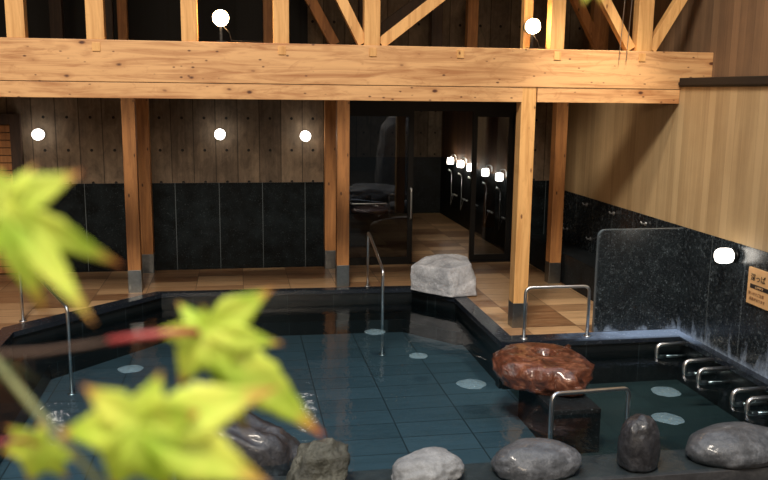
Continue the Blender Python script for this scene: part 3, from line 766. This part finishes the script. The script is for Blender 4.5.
# red spring rock: thick slab with a ringed basin, water welling up in the middle
t = thing('spring_rock', 'wet red-brown rock slab with a ringed basin that spouts water', 'rock', (2.77, 7.07, -0.098))
k = NT('red_spring_stone'); v = k.co(); cc = k.n('ShaderNodeVectorMath', operation='DISTANCE'); k.l(v, cc.inputs[0]); cc.inputs[1].default_value = (0.02, 0.02, 0.2)
ringn = k.noise(v, 6, 5, 0.6); rg = k.math('SINE', k.math('ADD', k.math('MULTIPLY', cc.outputs['Value'], 130), k.math('MULTIPLY', ringn, 9)))
nn = k.noise(v, 7, 8, 0.68, 0.8)
c = k.ramp(k.math('ADD', nn, k.math('MULTIPLY', rg, 0.03)), [(0.30, srgb(36, 20, 14)), (0.52, srgb(106, 60, 42)), (0.74, srgb(170, 116, 88))])
k.col(c); k.rough(0.28); k.b.inputs['Coat Weight'].default_value = 0.7; k.b.inputs['Coat Roughness'].default_value = 0.08
k.bump(k.math('ADD', nn, k.math('MULTIPLY', rg, 0.06)), 0.8, 0.03); REDS = k.m
bm = bm_new(); seg = 96; rings = []
KEY = [(0.0, 0.98), (0.5, 1.02), (1.1, 1.0), (1.7, 1.02), (2.3, 1.05), (2.8, 1.14), (3.3, 1.12), (3.9, 0.92), (4.5, 0.98), (5.1, 1.12), (5.6, 1.08), (6.2832, 0.98)]
def outline(a):
    for (a0, r0), (a1, r1) in zip(KEY[:-1], KEY[1:]):
        if a <= a1: q = (a-a0)/(a1-a0); q = q*q*(3-2*q); return r0+(r1-r0)*q + 0.035*noise.noise(Vector((math.cos(a)*3, math.sin(a)*3, 9)))
prof = [(0.0, 0.165), (0.05, 0.168), (0.11, 0.18), (0.16, 0.20), (0.20, 0.228), (0.24, 0.255), (0.28, 0.262), (0.36, 0.262), (0.46, 0.258), (0.58, 0.252), (0.70, 0.245), (0.80, 0.238), (0.88, 0.225), (0.945, 0.205), (0.985, 0.175), (1.0, 0.14), (0.99, 0.105), (0.965, 0.07), (0.93, 0.035), (0.89, 0.012), (0.84, 0.0), (0.0001, 0.0)]
for r, z in prof:
    ring = []
    for i in range(seg):
        a = 2*PI*i/seg; o_ = outline(a)
        rr = r*(o_ if r > 0.4 else 1+(o_-1)*r/0.4)
        rough_ = 0.0 if r < 0.3 else (0.06 if z < 0.2 else 0.012)*fbm((math.cos(a)*3.2*r, math.sin(a)*3.2*r, z*11), 77, 5)
        x = rr*0.405*math.cos(a); y = rr*0.455*math.sin(a); z_up = 1.12
        if r > 0.85: x *= 1+rough_*2.2; y *= 1+rough_*2.2
        zz = z + (rough_*0.9 if z > 0.05 and r > 0.3 else 0)
        ring.append(bm.verts.new((x, y, max(0.0, zz*z_up))))
    rings.append(ring)
for i in range(len(rings)-1):
    for j in range(seg):
        n_ = (j+1) % seg; bm.faces.new((rings[i][j], rings[i][n_], rings[i+1][n_], rings[i+1][j]))
bmesh.ops.remove_doubles(bm, verts=bm.verts, dist=0.0002); bmesh.ops.recalc_face_normals(bm, faces=bm.faces)
obj('stone', bm, REDS, t, True)
bm = bm_new(); bmesh.ops.create_icosphere(bm, subdivisions=4, radius=1)
for v in bm.verts:
    kk = 1+0.25*fbm(v.co*2.2, 9, 3); v.co = Vector((v.co.x*0.09*kk, v.co.y*0.075*kk, max(0, v.co.z)*0.05*kk))
FOAM = NT('bubbling_water'); FOAM.b.inputs['Base Color'].default_value = srgb(150, 182, 196); FOAM.b.inputs['Roughness'].default_value = 0.08
FOAM.b.inputs['Alpha'].default_value = 0.45
FOAM.bump(FOAM.noise(FOAM.co(), 60, 4, 0.6), 0.8, 0.02); FOAM = FOAM.m
x = obj('water_spout', bm, FOAM, t, True, (0.0, 0.0, 0.19)); x['label'] = 'clear water welling up in the basin'

# bubbling patches over the jets
for n_, (x, y, r, lab) in enumerate(((1.50, 9.03, 0.12, 'bubbling patch of water at the foot of the middle pool handrail'), (1.80, 8.11, 0.10, 'small bubbling patch of water in the middle of the main pool'),
                      (2.12, 7.21, 0.135, 'bubbling patch of water just left of the red rock'), (-1.07, 8.09, 0.12, 'bubbling patch of water at the left of the pool behind the leaves'),
                      (3.84, 6.76, 0.13, 'far one of two bubbling patches in the deep pool by the seat grips'), (3.54, 6.16, 0.13, 'near one of two bubbling patches in the deep pool behind the upright rock'))):
    bm = bm_new(); NR = 9; SG = 40; rs = []
    for i in range(NR+1):
        q = i/NR; ring = []
        for j in range(SG):
            a = 2*PI*j/SG; rr = r*q*(1+0.16*noise.noise(Vector((math.cos(a)*2, math.sin(a)*2, n_*3.3)))*q)
            px, py = rr*math.cos(a), rr*math.sin(a)
            h = 0.016*(1-q*q) + 0.010*noise.noise(Vector((px*34, py*34, n_)))*(1-q**6)
            ring.append(bm.verts.new((px, py, max(0.001, h))))
        rs.append(ring)
    for i in range(NR):
        for j in range(SG):
            k2 = (j+1) % SG; bm.faces.new((rs[i][j], rs[i+1][j], rs[i+1][k2], rs[i][k2]))
    bmesh.ops.remove_doubles(bm, verts=bm.verts, dist=0.0004)
    bmesh.ops.recalc_face_normals(bm, faces=bm.faces)
    tag(obj('bubbling_patch', bm, FOAM, None, True, (x, y, WZ+0.001)), lab, 'water', 'bubbling patches over the jets')

# garden boulders beside the viewer, mirrored in the door glass
rock('garden_boulder', 'tall pale boulder in the garden, mirrored in the glass door', 'boulder', (4.2, 2.4, -0.32), rock_bm(0.60, 0.5, 1.45, 71, 0.15, 0.03, 0.2), R_LIGHT, 'garden boulders')
rock('garden_boulder', 'low broad pale boulder in the garden, mirrored in the glass door', 'boulder', (3.3, 3.7, -0.32), rock_bm(0.8, 0.5, 0.40, 75, 0.2, 0.03, 0.2), R_LIGHT, 'garden boulders')

# ------------------------------------------------------------------ maple branch in the foreground
def cam_pt(px, py, d):
    """a place in the garden air, d metres out along the view direction through a spot of the view"""
    return Vector((0, 0, EYE)) + d*(fw + CR*((px-384)/F_PX) - CU*((py-240)/F_PX))
def leaf_bm(cx, cy, lobes, d, seed, bm=None):
    """one palmate leaf: lobes = (dx, dy, width) of each lobe in view pixels at distance d; curved blade with real thickness"""
    bm = bm_new(); lay = bm.verts.layers.float.new('tip'); O = cam_pt(cx, cy, d); sc = d/F_PX; rnd = random.Random(seed)
    lobes = sorted(lobes, key=lambda q: math.atan2(q[1], q[0]))
    for li, (dx, dy, w) in enumerate(lobes):
        L = math.hypot(dx, dy); ax = Vector((dx/L, dy/L)); nx = Vector((-ax.y, ax.x)); N = 16
        curl = rnd.uniform(-0.10, 0.35); twist = rnd.uniform(-0.5, 0.5); off = (li % 3)*0.0012
        rows = []
        for i in range(N+1):
            t_ = i/N
            prof_ = (0.30+0.70*math.sin(min(1, t_/0.45)*PI/2)) if t_ < 0.45 else max(0.0, 0.55*(1-((t_-0.45)/0.55)**1.3) + 0.45*(1-(t_-0.45)/0.55)**1.9)
            ser = 1+0.05*((i % 2)*2-1)*(0.2 < t_ < 0.9)
            hw = w*0.55*prof_*ser
            row = []
            for s_ in (-1, -0.5, 0, 0.5, 1):
                p2 = ax*(L*t_) + nx*(hw*s_)
                dep = d*0.0 + curl*L*sc*t_*t_ + twist*hw*s_*sc*0.6 - abs(s_)*hw*sc*0.25 + off
                P = O + CR*(p2.x*sc) - CU*(p2.y*sc) + fw*dep
                v_ = bm.verts.new(P); v_[lay] = t_
                row.append(v_)
            rows.append(row)
        for i in range(N):
            for j in range(4):
                bm.faces.new((rows[i][j], rows[i][j+1], rows[i+1][j+1], rows[i+1][j]))
    bmesh.ops.remove_doubles(bm, verts=bm.verts, dist=0.00005)
    bmesh.ops.recalc_face_normals(bm, faces=bm.faces)
    return bm
def leaf(parent, label, cx, cy, lobes, d, seed, petiole=None, pr=0.0012):
    bm = leaf_bm(cx, cy, lobes, d, seed)
    o = obj('leaf', bm, LEAF, parent, True); o['label'] = label
    md = o.modifiers.new('thickness', 'SOLIDIFY'); md.thickness = 0.0004
    if petiole:
        bm = bm_new(); tube(bm, [cam_pt(*p) for p in petiole], pr, 8); obj('petiole', bm, TWIGR, o, True)
    return o
br = thing('maple_branch', 'maple branch with big blurred yellow-green leaves close to the viewer at lower left', 'branch', (0, 0, 0))
bm = bm_new(); tube(bm, [cam_pt(-60, 300, 0.62), cam_pt(-10, 355, 0.6), cam_pt(18, 388, 0.58), cam_pt(55, 433, 0.56), cam_pt(85, 465, 0.56), cam_pt(130, 520, 0.56)], 0.0026, 10, [0.0032, 0.0031, 0.003, 0.0028, 0.0026, 0.0024]); obj('twig', bm, TWIG, br, True)
bm = bm_new(); tube(bm, [cam_pt(-10, 355, 0.6), cam_pt(40, 352, 0.62), cam_pt(80, 346, 0.64), cam_pt(112, 341, 0.65)], 0.0018, 8, [0.0024, 0.002, 0.0017, 0.0018]); obj('twig', bm, TWIGB, br, True)
bm = bm_new(); tube(bm, [cam_pt(4, 366, 0.6), cam_pt(22, 372, 0.63), cam_pt(42, 384, 0.66)], 0.002, 8, [0.0026, 0.002, 0.0014]); obj('twig', bm, TWIG, br, True)
leaf(br, 'leaf hanging at the left edge', 6, 206, [(72, -36, 32), (24, -44, 20), (-10, -40, 26), (112, 62, 30), (92, 119, 27), (30, 114, 28), (64, 92, 16), (-50, 90, 30), (-70, 20, 30)], 0.55, 1, [(6, 206, 0.555), (-20, 260, 0.58), (-14, 350, 0.60)])
leaf(br, 'star-shaped leaf with orange tips in the middle', 207, 332, [(64, -43, 34), (-34, -30, 16), (-4, -28, 14), (-62, 2, 20), (-30, 56, 34), (76, 14, 26), (24, 52, 42), (118, 114, 44), (40, 116, 22), (50, 20, 34), (-2, 30, 40)], 0.66, 2, [(200, 332, 0.655), (170, 333, 0.650), (140, 336, 0.650), (108, 341, 0.65)], 0.0027)
leaf(br, 'broadest leaf at the bottom left', 142, 425, [(18, -54, 30), (-60, -40, 36), (-92, 12, 40), (132, -32, 50), (130, 62, 54), (24, 72, 60), (-36, 70, 50), (60, -14, 50), (60, 30, 50)], 0.54, 3, [(142, 425, 0.542), (100, 440, 0.55), (60, 436, 0.56)])
leaf(br, 'small leaf at the bottom left corner', 42, 446, [(-38, -20, 20), (-46, 8, 26), (-4, -24, 16), (36, 14, 22), (22, 36, 26), (-18, 40, 28)], 0.62, 4, [(42, 446, 0.622), (20, 440, 0.61), (-20, 444, 0.60)])
b2 = thing('maple_branch', 'tips of a maple leaf dipping into the picture at the top right of centre', 'branch', (0, 0, 0))
bm = bm_new(); tube(bm, [cam_pt(640, -90, 0.9), cam_pt(600, -60, 0.9), cam_pt(596, -26, 0.9)], 0.0018, 8); obj('twig', bm, TWIG, b2, True)
leaf(b2, 'yellow leaf', 595, -28, [(-12, 34, 16), (8, 34, 14), (-34, 16, 16), (32, 18, 16), (-28, -14, 14), (28, -12, 14)], 0.9, 6)
# give the branches a true base point
for b_, base in ((br, cam_pt(-60, 300, 0.62)), (b2, cam_pt(640, -90, 0.9))):
    b_.location = base
    for ch in list(b_.children): ch.location = ch.location - base
